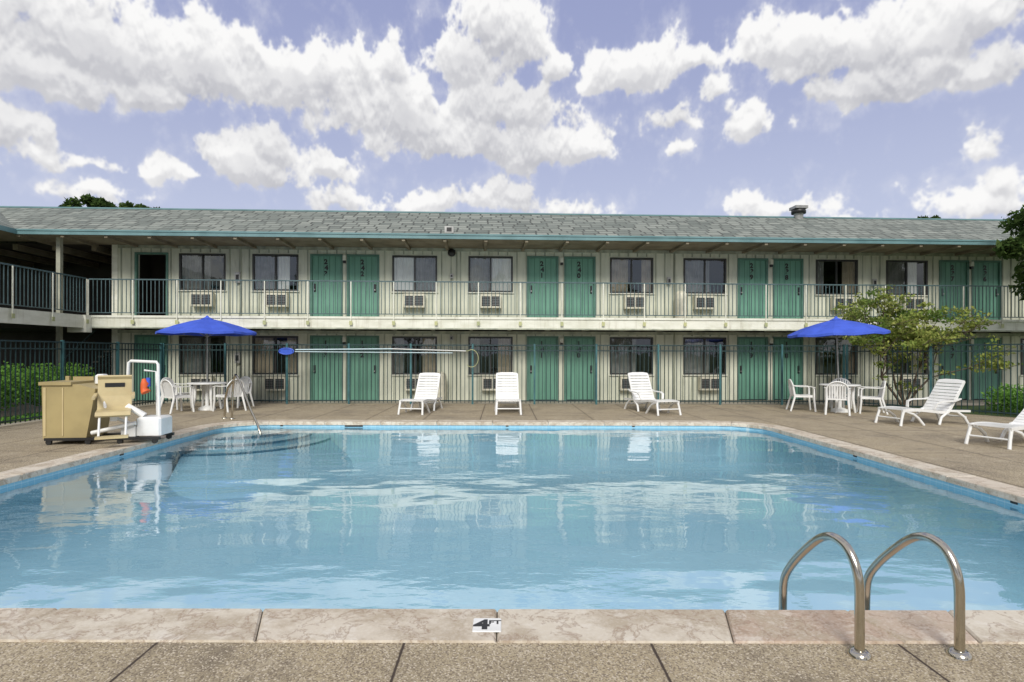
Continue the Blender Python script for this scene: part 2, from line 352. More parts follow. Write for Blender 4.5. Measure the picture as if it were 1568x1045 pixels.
b = MB()
zb = -1.0
rings = [(outline(0), -0.02), (outline(0), -0.40), (outline(-0.05), -0.56), (outline(-0.14), -0.70), (outline(-0.28), -0.82), (outline(-0.48), -0.92), (outline(-0.75), -0.98), (outline(-1.1), zb)]
n = len(rings[0][0]); vs = [(p[0], p[1], z) for (ol, z) in rings for p in ol]; fs = []
for k in range(len(rings) - 1):
    for i in range(n): i2 = (i + 1) % n; fs.append((k * n + i, k * n + i2, (k + 1) * n + i2, (k + 1) * n + i)[::-1] if False else (k * n + i2, (k + 1) * n + i2, (k + 1) * n + i, k * n + i))
b.add(vs, fs, M_plaster, True)
b.add([(p[0], p[1], zb) for p in rings[-1][0]], [tuple(range(n))], M_plaster)
cx, cy = X0 + 0.25, Y1 - 0.25
for k, (rr, zt) in enumerate(((2.0, -0.34), (1.6, -0.25), (1.15, -0.165))):
    pr = []
    for i in range(25):
        a = R(-92 + 94 * i / 24); pr.append((cx + rr * math.cos(a), cy + rr * math.sin(a)))
    base = [(cx - 0.24, cy + 0.24)]
    pl = base + [(max(p[0], X0 + 0.004), min(p[1], Y1 - 0.004)) for p in pr]
    b.add([(p[0], p[1], zt) for p in pl], [tuple(range(len(pl)))], M_step)
    zlow = (zb, -0.34, -0.25)[k]
    flare = 0.35 if k == 0 else 0.0
    q = len(pl) - 1
    vs = [(p[0], p[1], zt) for p in pl[1:]] + [(max(p[0] + (p[0] - cx) * flare, X0 + 0.004), min(p[1] + (p[1] - cy) * flare, Y1 - 0.004), zlow) for p in pl[1:]]
    b.add(vs, [(i, i + q, i + 1 + q, i + 1) for i in range(q - 1)], M_plaster)
    b.tube([(p[0], p[1], zt + 0.004) for p in pl[1:]], 0.024, M_nosing, 6)
b.box(-3.5, -3.1, Y1 - 0.012, Y1 + 0.0, -0.10, -0.03, M_black)
for x in (-4.9, 0.1, 2.9): b.box(x - .03, x + .03, Y1 - .012, Y1, -.09, -.03, M_black)
for y in (6.2, 9.0): b.box(X0, X0 + .012, y - .04, y + .04, -.09, -.03, M_black); b.box(X1 - .012, X1, y - .04, y + .04, -.09, -.03, M_black)
basin = b.obj('swimming_pool')
sheetw = sheet('pool_water', outline(-0.001), None, -0.115, M_water)

# coping slabs
b = MB()
def slab(quad, h=0.075, top=0.012, tint=None):
    cxm = sum(p[0] for p in quad) / 4; cym = sum(p[1] for p in quad) / 4
    g = 0.004; e = 0.012
    def shr(p, d):
        vx, vy = cxm - p[0], cym - p[1]; l = math.hypot(vx, vy); return (p[0] + vx / l * d, p[1] + vy / l * d)
    q1 = [shr(p, g) for p in quad]; q2 = [shr(p, g + e) for p in quad]
    vs = [(p[0], p[1], top - h) for p in q1] + [(p[0], p[1], top - e) for p in q1] + [(p[0], p[1], top) for p in q2]
    fs = [(8, 9, 10, 11), (3, 2, 1, 0)]
    for k in (0, 4):
        for i in range(4): fs.append((k + i, k + (i + 1) % 4, k + 4 + (i + 1) % 4, k + 4 + i))
    b.tint = random.random() * 0.4 if tint is None else tint; b.add(vs, fs, M_coping); b.tint = 0
w = 0.36; ov = 0.02
xs = [X0 + 0.25, -5.27, -3.98, -2.68, -1.37, -0.03, 1.28, 2.10, 2.60, 3.9, 5.2, X1 - 0.25]
for i in range(len(xs) - 1):
    dl = [0, 0, -.03, .03, -.06, 0, .05, -.04, .06, 0, 0, 0]
    slab([(xs[i] - dl[i], Y0 - w), (xs[i + 1] - dl[i + 1], Y0 - w), (xs[i + 1] + dl[i + 1], Y0 + ov), (xs[i] + dl[i], Y0 + ov)], tint={6: 1.0, 7: 0.7}.get(i))
xs2 = list(np.linspace(X0 + 0.85, X1 - 0.85, 9))
for i in range(8): slab([(xs2[i], Y1 - ov), (xs2[i + 1], Y1 - ov), (xs2[i + 1], Y1 + w), (xs2[i], Y1 + w)])
ys = list(np.linspace(Y0 + 0.25, Y1 - 0.85, 8))
for i in range(7):
    slab([(X0 - w, ys[i]), (X0 + ov, ys[i]), (X0 + ov, ys[i + 1]), (X0 - w, ys[i + 1])])
    slab([(X1 - ov, ys[i]), (X1 + w, ys[i]), (X1 + w, ys[i + 1]), (X1 - ov, ys[i + 1])])
oi, oo = outline(-ov), outline(w)
for s0 in (0, 9, 18, 27):
    for k in range(0, 8, 2):
        i = s0 + k
        slab([oi[i], oo[i], oo[i + 2], oi[i + 2]])
coping = b.obj('pool_coping', tint=True)
bb = MB()
ringi, ringo = outline(-0.012), outline(0.35); n = len(ringi)
bb.add([(p[0], p[1], -0.004) for p in ringi] + [(p[0], p[1], -0.004) for p in ringo], [(i, (i + 1) % n, (i + 1) % n + n, i + n) for i in range(n)], M_grout)
bb.obj('coping_mortar_bed').parent = coping

# depth marker tile
e = empty('depth_marker', (-0.085, 3.19, 0.0125))
b = MB(); b.bbox(-0.08, 0.08, -0.078, 0.078, 0, 0.006, M_white, 0.004); b.obj('tile', e)
text('4', 'numeral', (-0.03, -0.052, 0.0072), 0.15, M_black, (0, 0, 0), e, 0.0004, 1.15, 0.04)
text('FT', 'unit', (0.043, 0.005, 0.0072), 0.06, M_black, (0, 0, 0), e, 0.0004, 1.1, 0.03)

# ladder hand rails
def ladder_rail(x, parent):
    b = MB()
    pts2 = [(x, 2.905, 0.0), (x, 2.905, 0.22), (x, 2.91, 0.36), (x - .005, 2.935, 0.45), (x - .015, 2.985, 0.52), (x - .03, 3.055, 0.548), (x - .04, 3.13, 0.535), (x - .055, 3.21, 0.485), (x - .075, 3.33, 0.37), (x - .09, 3.42, 0.265), (x - .1, 3.475, 0.17), (x - .1, 3.495, 0.05), (x - .1, 3.497, -0.2), (x - .1, 3.497, -0.75)]
    P = [Vector(p) for p in pts2]; S = []
    for i in range(len(P) - 1):
        p0, p1, p2, p3 = P[max(i - 1, 0)], P[i], P[i + 1], P[min(i + 2, len(P) - 1)]
        for k in range(4):
            t = k / 4; S.append(0.5 * ((2 * p1) + (p2 - p0) * t + (2 * p0 - 5 * p1 + 4 * p2 - p3) * t * t + (3 * p1 - p0 - 3 * p2 + p3) * t ** 3))
    S.append(P[-1])
    b.tube(S, 0.0235, M_chrome, 16)
    b.lathe([(0.024, 0.03), (0.036, 0.03), (0.052, 0.016), (0.055, 0.0)], (x, 2.905, 0.0), 24, M_chrome)
    b.obj('rail', parent)
e = empty('pool_ladder')
ladder_rail(1.825, e); ladder_rail(2.335, e)
b = MB()
for z in (-0.35, -0.65): b.box(1.725, 2.235, 3.46, 3.54, z, z + 0.03, M_white)
b.obj('treads', e)

# step handrail
b = MB()
b.tube([(-6.28, 13.2, 0), (-6.26, 13.18, 0.55), (-6.2, 13.12, 0.93), (-6.12, 13.02, 1.03), (-6.02, 12.9, 1.0), (-5.85, 12.7, 0.85), (-5.35, 12.1, 0.3), (-5.1, 11.85, 0.03), (-5.0, 11.75, -0.15), (-4.98, 11.73, -0.3)], 0.024, M_chrome, 12)
b.tube([(-6.5, 13.3, 0), (-6.48, 13.28, 0.45), (-6.38, 13.2, 0.72), (-6.2, 13.1, 0.9)], 0.024, M_chrome, 12)
b.lathe([(0.024, 0.03), (0.05, 0.02), (0.055, 0)], (-6.28, 13.2, 0), 16, M_chrome); b.lathe([(0.024, 0.03), (0.05, 0.02), (0.055, 0)], (-6.5, 13.3, 0), 16, M_chrome)
b.obj('pool_handrail')

# ------------------------------------------------------------------ motel
TH = R(2.6)
motel = empty('motel_building', (0, 18.5, 0), TH)
UL, UR = -12.15, 26.0
doors = [-11.12, -5.66, -4.50, 1.30, 2.52, 8.29, 9.49, 15.22, 16.36, 22.2, 23.4]
wins = [-9.55, -7.27, -2.85, -0.40, 4.23, 6.68, 11.16, 13.58, 18.3, 20.5]
ZF = 2.61
floors = [(0.0, 2.25), (ZF, 4.93)]
b = MB(); bt = MB()
DW, WW = 0.46, 0.70
for fi, (z0, z1) in enumerate(floors):
    op = [(u - DW, u + DW, z0, z0 + 2.04, 'd') for u in doors] + [(u - WW, u + WW, z0 + 0.86 + (0.06 if fi else 0), z0 + 2.05, 'w') for u in wins]
    op.sort(); cur = UL
    for (a, c, zl, zh, k) in op:
        if a > cur: b.box(cur, a, 0, 0.15, z0, z1, M_wall)
        b.box(a, c, 0, 0.15, zh, z1, M_wall)
        if zl > z0 + 0.01: b.box(a, c, 0, 0.15, z0, zl, M_wall)
        cur = c
    b.box(cur, UR, 0, 0.15, z0, z1, M_wall)
    u = UL + 0.1
    while u < UR:
        segs = [(z0 + 0.004, z1 - 0.1)]
        for (a, c, zl, zh, k) in op:
            if a - 0.07 < u < c + 0.07:
                segs = [(zh + 0.06, z1 - 0.1)]
                if k == 'w': segs.append((z0 + 0.004, zl - 0.05))
        for (p, q) in segs: bt.box(u - 0.019, u + 0.019, -0.022, -0.0005, p, q, M_batten)
        u += 0.305
    bt.box(UL, UR, -0.03, -0.0005, z1 - 0.1, z1 - 0.003, M_batten)
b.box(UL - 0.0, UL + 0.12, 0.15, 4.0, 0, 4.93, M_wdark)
b.obj('walls', motel); bt.obj('siding_battens', motel)
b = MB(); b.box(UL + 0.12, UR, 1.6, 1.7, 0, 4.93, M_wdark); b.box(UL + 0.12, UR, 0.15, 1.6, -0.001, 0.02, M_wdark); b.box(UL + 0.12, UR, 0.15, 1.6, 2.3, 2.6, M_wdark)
b.box(UR - 0.1, UR, 0.15, 8, 0, 4.93, M_wall)
b.obj('rooms', motel)
b = MB()
bl = {1: ['', '243', '242', '241', '240', '239', '238', '237', '236', '', ''], 0: ['', '143', '142', '141', '140', '139', '138', '137', '136', '', '']}
for fi, (z0, z1) in enumerate(floors):
    for di, u in enumerate(doors):
        a, c = u - DW, u + DW
        b.box(a - 0.055, a + 0.01, -0.035, 0.07, z0, z0 + 2.09, M_dframe); b.box(c - 0.01, c + 0.055, -0.035, 0.07, z0, z0 + 2.09, M_dframe)
        b.box(a + 0.01, c - 0.01, -0.035, 0.07, z0 + 2.03, z0 + 2.09, M_dframe)
        if di == 0 and fi == 1:
            b.M = Matrix.Translation((c - 0.02, 0.08, 0)) @ Matrix.Rotation(R(100), 4, 'Z')
            b.box(0, 0.9, 0, 0.04, z0 + 0.02, z0 + 2.02, M_dframe); b.M = Matrix(); continue
        b.box(a + 0.012, c - 0.012, 0.02, 0.06, z0 + 0.02, z0 + 2.028, M_door)
        for k in range(1, 5):
            gx = a + 0.012 + (2 * DW - 0.024) * k / 5; b.box(gx - 0.007, gx + 0.007, 0.0165, 0.0199, z0 + 0.03, z0 + 2.02, M_doorg)
        b.box(a, c, -0.02, 0.02, z0, z0 + 0.025, M_black)
        kx = a + 0.08 if di % 2 else c - 0.08
        b.box(kx - 0.035, kx + 0.035, 0.004, 0.0195, z0 + 0.88, z0 + 1.14, M_black)
        b.tube([(kx, 0.004, z0 + 0.95), (kx, -0.05, z0 + 0.95)], 0.025, M_gmetal, 10)
        s = bl[fi][di]
        for k, ch in enumerate(s):
            text(ch, 'door_number', (u - 0.03 + (0.02 if k == 1 else 0), 0.014, z0 + 1.78 - 0.19 * k), 0.21, M_black, parent=motel, off=0.05)
    for (d1, d2) in ((1, 2), (3, 4), (5, 6), (7, 8)):
        um = (doors[d1] + doors[d2]) / 2
        b.box(um - 0.05, um + 0.05, -0.11, -0.023, z0 + 1.88, z0 + 2.04, M_cream); b.box(um - 0.04, um + 0.04, -0.10, -0.03, z0 + 1.80, z0 + 1.88, M_black)
b.obj('doors', motel)
b = MB(); g = MB(); cu = MB()
def curtain(u0, u1, z0, z1, mat, y=0.13):
    n = max(6, int((u1 - u0) / 0.02)); vs = []; ph = random.random() * 6
    for i in range(n + 1):
        x = u0 + (u1 - u0) * i / n; yy = y + 0.022 * math.sin(x * 62 + ph) + 0.01 * math.sin(x * 25 + ph)
        vs += [(x, yy, z0), (x, yy, z1)]
    cu.add(vs, [(2 * i, 2 * i + 2, 2 * i + 3, 2 * i + 1) for i in range(n)], mat, True)
for fi, (z0, z1) in enumerate(floors):
    for wi, u in enumerate(wins):
        a, c = u - WW, u + WW; zl = z0 + 0.86 + (0.06 if fi else 0); zh = z0 + 2.05
        t = 0.035
        for (x0, x1, q0, q1) in ((a - 0.02, a + t, zl - 0.02, zh + 0.02), (c - t, c + 0.02, zl - 0.02, zh + 0.02)): b.box(x0, x1, -0.025, 0.06, q0, q1, M_frame)
        b.box(a + t, c - t, -0.025, 0.06, zh - t, zh + 0.02, M_frame); b.box(a + t, c - t, -0.025, 0.06, zl - 0.02, zl + t, M_frame)
        b.box(u - 0.022, u + 0.022, -0.012, 0.055, zl + t, zh - t, M_frame)
        b.box(a - 0.05, c + 0.05, -0.06, -0.026, zl - 0.05, zl - 0.021, M_cream)
        g.add([(a + t, 0.02, zl + t), (u - 0.022, 0.02, zl + t), (u - 0.022, 0.02, zh - t), (a + t, 0.02, zh - t)], [(0, 1, 2, 3)], M_glass)
        g.add([(u + 0.022, 0.035, zl + t), (c - t, 0.035, zl + t), (c - t, 0.035, zh - t), (u + 0.022, 0.035, zh - t)], [(0, 1, 2, 3)], M_glass)
        rr = random.random()
        if fi == 1 and wi in (2,): curtain(a, u, zl, zh, M_curtB, 0.08); curtain(u, c, zl, zh, M_curtC)
        elif fi == 1 and wi == 3: curtain(u, c, zl, zh, M_curtB, 0.08); curtain(a, u, zl, zh, M_curtC)
        elif fi == 1 and wi in (1, 7): curtain(a, u + 0.05, zl, zh, M_curtC); curtain(u + 0.06, u + 0.42, zl, zh, M_curtB, 0.08)
        else:
            if rr < 0.4: curtain(a, u - 0.1, zl, zh, M_curtA, 0.09); curtain(u + 0.35, c, zl, zh, M_curtA, 0.09)
            elif rr < 0.7: curtain(a, a + 0.35, zl, zh, M_curtC); curtain(c - 0.45, c, zl, zh, M_curtA, 0.09)
            else: curtain(a, c - 0.5, zl, zh, M_curtC)
b.obj('window_frames', motel); g.obj('window_panes', motel); cu.obj('curtains', motel)
b = MB()
for fi, (z0, z1) in enumerate(floors):
    for wi, u in enumerate(wins):
        x = u + random.choice((-0.08, 0.06, 0.0, 0.1)); zl = z0 + (0.38 if fi else 0.34); h = 0.44; wd = 0.34
        b.bbox(x - wd, x + wd, -0.24, -0.0225, zl, zl + h, M_acbody, 0.015)
        b.box(x - wd + 0.05, x - 0.02, -0.246, -0.241, zl + 0.06, zl + h - 0.07, M_black); b.box(x + 0.02, x + wd - 0.05, -0.246, -0.241, zl + 0.06, zl + h - 0.07, M_black)
        for k in range(1, 6):
            zz = zl + 0.05 + (h - 0.12) * k / 6; b.box(x - wd + 0.05, x + wd - 0.05, -0.2505, -0.2465, zz, zz + 0.007, M_gmetal)
        for k in range(1, 9):
            xx = x - wd + 0.05 + (2 * wd - 0.1) * k / 9; b.box(xx, xx + 0.005, -0.254, -0.251, zl + 0.06, zl + h - 0.07, M_gmetal)
b.obj('ac_units', motel)
b = MB()
b.lathe([(0.0, 0), (0.1, 0.0), (0.13, 0.02), (0.12, 0.06), (0.0, 0.07)], (0, 0, 0), 16, M_black)
b.v = [(x - 1.66, -0.03 - z, 4.78 + y) for (x, y, z) in b.v]
for (x, z0, w_, h) in ((-1.66, 3.95, 0.05, 0.07), (-8.42, 3.75, 0.08, 0.17), (-1.66, 1.95, 0.05, 0.07), (-8.42, 1.2, 0.08, 0.17), (5.45, 3.8, 0.06, 0.12), (12.4, 3.8, 0.06, 0.12)):
    b.box(x - w_, x + w_, -0.12, -0.023, z0, z0 + 2 * h, M_gmetal); b.box(x - w_ * .6, x + w_ * .6, -0.125, -0.121, z0 + h * .5, z0 + h * 1.5, M_black)
for x in (-1.66, 5.5, 12.45, -8.5): b.tube([(x + 0.16, -0.04, 0.0), (x + 0.16, -0.04, 2.24)], 0.018, M_batten, 8); b.tube([(x + 0.16, -0.04, 2.62), (x + 0.16, -0.04, 4.85)], 0.018, M_batten, 8)
for (x, y, z) in ((-2.0, -0.35, 0.0), (5.73, -0.4, ZF)):
    b.lathe([(0.0, 0.95), (0.1, 0.94), (0.17, 0.88), (0.19, 0.8), (0.19, 0.0)], (x, y, z), 18, M_acbody)
b.obj('wall_fixtures', motel)
BY = -1.25
b = MB()
b.box(-20, UR, BY + 0.08, 0.0, 2.45, 2.60, M_soff2)
b.box(-12.25, UR, BY - 0.02, BY + 0.08, 2.25, 2.62, M_cream)
b.box(-12.25, UR, BY - 0.05, BY - 0.02, 2.56, 2.625, M_cream)
b.box(-12.25, UR, BY - 0.035, BY - 0.02, 2.25, 2.29, M_batten)
u = -12
while u < UR:
    b.box(u - 0.05, u + 0.05, BY + 0.08, 0.0, 2.26, 2.449, M_soff2); u += 1.22
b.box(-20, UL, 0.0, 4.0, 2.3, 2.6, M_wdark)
b.obj('balcony_slab', motel)
def railing(b, x0, x1, y, z0, post=1.28, posts_mat=M_cream):
    n = int(round((x1 - x0) / 0.118))
    for i in range(n + 1):
        x = x0 + (x1 - x0) * i / n; b.box(x - 0.009, x + 0.009, y - 0.009, y + 0.009, z0 + 0.085, z0 + 1.035, M_rail)
    b.box(x0, x1, y - 0.022, y + 0.022, z0 + 1.035, z0 + 1.07, M_rail); b.box(x0, x1, y - 0.014, y + 0.014, z0 + 0.06, z0 + 0.085, M_rail)
    n = int(round((x1 - x0) / post))
    for i in range(n + 1):
        x = x0 + (x1 - x0) * i / n
        b.box(x - 0.014, x + 0.014, y - 0.05, y - 0.023, z0 - 0.2, z0 + 1.034, posts_mat)
        b.box(x - 0.045, x + 0.045, y - 0.062, y - 0.051, z0 - 0.26, z0 - 0.14, M_brass)
b = MB(); railing(b, -12.2, 25.8, BY - 0.025, ZF + 0.02); b.obj('balcony_railing', motel)
EY, EZ, RY, RZ = -1.55, 5.05, 2.0, 6.56
b = MB(); a, c = -20.0, UR + 1
b.add([(a, EY, EZ), (c, EY, EZ), (c, RY, RZ), (a, RY, RZ), (c, 5.6, EZ), (a, 5.6, EZ)], [(0, 1, 2, 3), (3, 2, 4, 5)], M_shX)
b.box(-14.2, c, EY + 0.0, 0.0, 4.932, 4.96, M_soffit)
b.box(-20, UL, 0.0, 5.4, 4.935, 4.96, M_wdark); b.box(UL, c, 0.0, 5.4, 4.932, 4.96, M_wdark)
b.box(-14.1, c, EY - 0.04, EY - 0.002, 4.92, 5.055, M_teal)
b.box(-14.1, c, EY - 0.06, EY - 0.041, 5.02, 5.068, M_teal)
b.box(a, c, RY - 0.09, RY + 0.09, RZ - 0.03, RZ + 0.02, M_teal)
u = -14
while u < c: b.box(u - 0.045, u + 0.045, EY + 0.01, -0.002, 4.85, 4.931, M_soffit); u += 1.22
b.box(-1.82, -1.55, EY + 0.25, EY + 0.5, 5.16, 5.36, M_gmetal); b.box(-1.76, -1.61, EY + 0.243, EY + 0.249, 5.2, 5.32, M_black)
b.obj('roof', motel)
b = MB(); x = 10.95
b.lathe([(0.16, -0.15), (0.16, 0.10), (0.17, 0.12)], (x, 1.9, RZ), 16, M_gmetal); b.lathe([(0.0, 0.33), (0.2, 0.3), (0.25, 0.22), (0.25, 0.12), (0.2, 0.12)], (x, 1.9, RZ), 16, M_black)
b.box(x - 0.23, x + 0.23, 1.67, 2.13, RZ + 0.28, RZ + 0.38, M_gmetal)
b.obj('roof_vent', motel)
b = MB()
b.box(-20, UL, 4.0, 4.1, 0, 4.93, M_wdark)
b.box(-13.25, -13.13, -1.12, -1.0, 0, 2.449, M_soff2); b.box(-13.25, -13.13, -1.12, -1.0, 2.6, 4.93, M_soff2)
b.box(-12.33, UL - 0.003, -0.03, 0.15, 0, 4.93, M_cream)
for k in range(6): b.box(-19 + k * 1.2, -18.85 + k * 1.2, 0.05, 3.9, 4.75, 4.93, M_soffit)
for k in range(14): b.box(-15.2 + k * 0.2, -15.0 + k * 0.2, 1.6, 2.8, 0.1 + k * 0.18, 0.16 + k * 0.18, M_concrete)
b.tube([(-15.3, 1.55, 0.9), (-12.6, 1.55, 3.5)], 0.03, M_rail, 6)
b.obj('breezeway', motel)

wing = empty('motel_wing')
b = MB()
XE = -13.95
b.add([(XE, -6, EZ - 0.006), (XE, 24, EZ - 0.006), (XE - 3.6, 24, RZ), (XE - 3.6, -6, RZ), (XE - 7.2, 24, EZ), (XE - 7.2, -6, EZ)], [(0, 1, 2, 3), (3, 2, 4, 5)], M_shY)
b.box(XE, XE + 0.04, -6, 16.55, 4.92, 5.055, M_teal)
b.box(-22, XE - 0.001, -6, 17.4, 4.926, 4.944, M_soffit)
b.obj('roof', wing)
b = MB(); b.box(-15.6, -15.4, -6, 14.6, 0, 4.92, M_wall)
y = -5.8
while y < 14.5: b.box(-15.4, -15.375, y, y + 0.04, 0, 4.9, M_batten); y += 0.3
b.obj('walls', wing)
b = MB(); b.box(-15.4, -12.25, -6, 16.55, 2.44, 2.597, M_soff2); b.box(-12.25, -12.13, -6, 16.57, 2.25, 2.617, M_cream)
b.box(-12.6, -12.05, 16.45, 16.68, 2.12, 2.62, M_cream)
for y in (4, 9.5): b.box(-12.5, -12.3, y, y + 0.2, 0, 2.44, M_soff2)
b.obj('balcony_slab', wing)
b = MB(); b.M = Matrix.Translation((-12.10, -6, 0)) @ Matrix.Rotation(R(90), 4, 'Z')
railing(b, 0, 22.5, 0, ZF + 0.02, 1.28); b.obj('balcony_railing', wing)

# ------------------------------------------------------------------ fences
def fence(name, p0, p1, h=1.76, ps=2.0):
    p0, p1 = Vector((*p0, 0)), Vector((*p1, 0)); ln = (p1 - p0).length; an = math.atan2(p1.y - p0.y, p1.x - p0.x)
    b = MB(); n = int(ln / 0.122)
    for i in range(n + 1):
        x = ln * i / n; b.box(x - 0.009, x + 0.009, -0.009, 0.009, 0.04, h - 0.0, M_fence)
    for z in (0.09, h - 0.16): b.box(0, ln, -0.016, 0.016, z, z + 0.03, M_fence)
    b.box(0, ln, -0.02, 0.02, h, h + 0.032, M_fence)
    n = max(1, int(round(ln / ps)))
    for i in range(n + 1):
        x = ln * i / n; b.box(x - 0.027, x + 0.027, -0.027, 0.027, 0, h + 0.06, M_fpost)
    return b.obj(name, loc=p0, rz=an)
fence('metal_fence', (-10.2, 17.1), (10.25, 17.1), ps=1.86)
fence('metal_fence', (-10.42, 2.0), (-10.22, 17.02))
fence('metal_fence', (10.32, 17.05), (12.6, 13.4), ps=2.1)
fence('metal_fence', (12.63, 13.33), (15.8, 8.4))

e = empty('pool_skimmer_pole', (0, 17.0, 0))
b = MB(); b.tube([(-6.2, 0.02, 1.63), (-3.3, 0, 1.66)], 0.018, M_pole, 8); b.tube([(-3.3, 0, 1.66), (-1.1, -0.01, 1.60)], 0.014, M_white, 8); b.tube([(-6.2, -0.02, 1.57), (-1.5, -0.01, 1.54)], 0.013, M_pole, 8); b.obj('pole', e)
b = MB(); b.tube([(-6.46 + 0.22 * math.cos(a), -0.02, 1.58 + 0.09 * math.sin(a)) for a in [i * math.pi / 8 for i in range(17)]], 0.02, M_bluep, 6)
b.box(-6.64, -6.28, -0.03, -0.01, 1.51, 1.64, M_bluep); b.obj('net', e)
b = MB(); b.tube([(-1.1, -0.01, 1.6)] + [(-0.93 + 0.2 * math.cos(a), -0.02, 1.38 + 0.26 * math.sin(a)) for a in [R(120 - i * 17) for i in range(16)]], 0.01, M_brass, 6); b.obj('life_hook', e)

# ------------------------------------------------------------------ furniture
def garden_chair(name, loc, rz):
    b = MB(); W = M_white
    for i in range(7):
        x = -0.2 + i * 0.0667
        b.sweepbox([(x, -0.22, 0.415), (x, -0.20, 0.43), (x, 0.0, 0.418), (x, 0.2, 0.40)], 0.055, 0.012, W)
    b.box(-0.23, 0.23, -0.235, -0.205, 0.38, 0.425, W); b.box(-0.22, 0.22, 0.19, 0.21, 0.375, 0.41, W)
    b.box(-0.235, -0.215, -0.22, 0.2, 0.375, 0.425, W); b.box(0.215, 0.235, -0.22, 0.2, 0.375, 0.425, W)
    for sx in (-1, 1):
        b.tube([(sx * 0.27, -0.27, 0.0), (sx * 0.255, -0.24, 0.3), (sx * 0.265, -0.235, 0.6), (sx * 0.27, -0.2, 0.655)], [0.026, 0.028, 0.022, 0.02], W, 6)
        b.tube([(sx * 0.26, 0.33, 0.0), (sx * 0.235, 0.22, 0.4), (sx * 0.24, 0.27, 0.66)], [0.026, 0.03, 0.022], W, 6)
        b.sweepbox([(sx * 0.27, -0.26, 0.64), (sx * 0.275, -0.15, 0.668), (sx * 0.27, 0.1, 0.662), (sx * 0.235, 0.27, 0.68)], 0.055, 0.018, W)
    n = 12; arc = []
    for i in range(n + 1):
        a = math.pi * i / n; arc.append((-0.235 * math.cos(a), 0.24 + 0.05 * (0.3 + math.sin(a)), 0.64 + 0.20 * math.sin(a)))
    b.tube([(-0.22, 0.21, 0.40), (-0.235, 0.24, 0.55)] + arc + [(0.235, 0.24, 0.55), (0.22, 0.21, 0.40)], 0.02, W, 6)
    for i in range(7):
        x = -0.168 + i * 0.056; zt = 0.64 + 0.20 * math.sqrt(max(0, 1 - (x / 0.235) ** 2))
        b.sweepbox([(x, 0.205, 0.41), (x, 0.235, 0.6), (x, 0.285, zt)], 0.036, 0.012, W)
    return b.obj(name, loc=loc, rz=rz)
def patio_set(tx, ty, chairs, tilt, rad=1.22):
    b = MB(); W = M_white
    b.lathe([(0.0, 0.735), (0.46, 0.735), (0.485, 0.725), (0.485, 0.70), (0.45, 0.695), (0.0, 0.69)], (0, 0, 0), 28, W)
    for k in range(4):
        a = math.pi / 4 + k * math.pi / 2; d = Vector((math.cos(a), math.sin(a), 0))
        b.tube([d * 0.36 + Vector((0, 0, 0.0)), d * 0.30 + Vector((0, 0, 0.35)), d * 0.3 + Vector((0, 0, 0.69))], [0.03, 0.035, 0.045], W, 6)
    b.lathe([(0.05, 0.69), (0.045, 0.12), (0.2, 0.07), (0.22, 0.0)], (0, 0, 0), 16, W)
    b.obj('patio_table', loc=(tx, ty, 0))
    e = empty('patio_umbrella', (tx, ty, 0)); e.rotation_euler = (0, R(tilt), 0)
    b = MB(); b.tube([(0, 0, 0.05), (0, 0, 2.5)], 0.019, M_gmetal, 10); b.obj('pole', e)
    b = MB(); n = 8; vs = []; zt = 2.47
    rings = [(0.0, 0), (0.45, -0.105), (0.85, -0.225), (rad, -0.375)]
    m = n * 4
    for (r, dz) in rings:
        for i in range(m):
            a = 2 * math.pi * i / m + 0.2; ph = abs(((i % 4) / 4) * 2 - 1)
            rr = r * (1 - 0.055 * (1 - ph)); vs.append((rr * math.cos(a), rr * math.sin(a), zt + dz - 0.03 * (1 - ph) * (r / rad)))
    fs = []
    for k in range(3):
        for i in range(m): i2 = (i + 1) % m; fs.append((k * m + i, k * m + i2, (k + 1) * m + i2, (k + 1) * m + i))
    b.add(vs, fs, M_blue)
    val = vs[3 * m:]; b.add(val + [(p[0] * 1.005, p[1] * 1.005, p[2] - 0.06) for p in val], [(i, (i + 1) % m, (i + 1) % m + m, i + m) for i in range(m)], M_blue)
    b.lathe([(0.0, 0.07), (0.03, 0.05), (0.05, 0.02), (0.16, -0.03)], (0, 0, zt), 12, M_blue)
    b.obj('canopy', e)
    b = MB()
    for k in range(n):
        a = 2 * math.pi * k / n + 0.2; d = Vector((math.cos(a), math.sin(a), 0))
        b.tube([Vector((0, 0, zt - 0.03)), d * 0.85 + Vector((0, 0, zt - 0.25)), d * rad * .97 + Vector((0, 0, zt - 0.40))], 0.007, M_gmetal, 5)
        b.tube([Vector((0, 0, 1.95)), d * 0.6 + Vector((0, 0, zt - 0.18))], 0.006, M_gmetal, 5)
    b.obj('ribs', e)
    for (cx, cy, rz) in chairs: garden_chair('garden_chair', (tx + cx, ty + cy, 0), R(rz))
patio_set(-7.95, 15.3, [(-0.98, 0.25, 80), (-0.42, -0.66, 150), (0.74, -0.3, 240), (0.45, 0.8, -20)], 0, 1.24)
patio_set(8.95, 15.1, [(-0.85, 0.3, 75), (-0.42, -0.6, 150), (0.62, -0.3, 245), (0.5, 0.75, -25)], -2.5, 1.18)

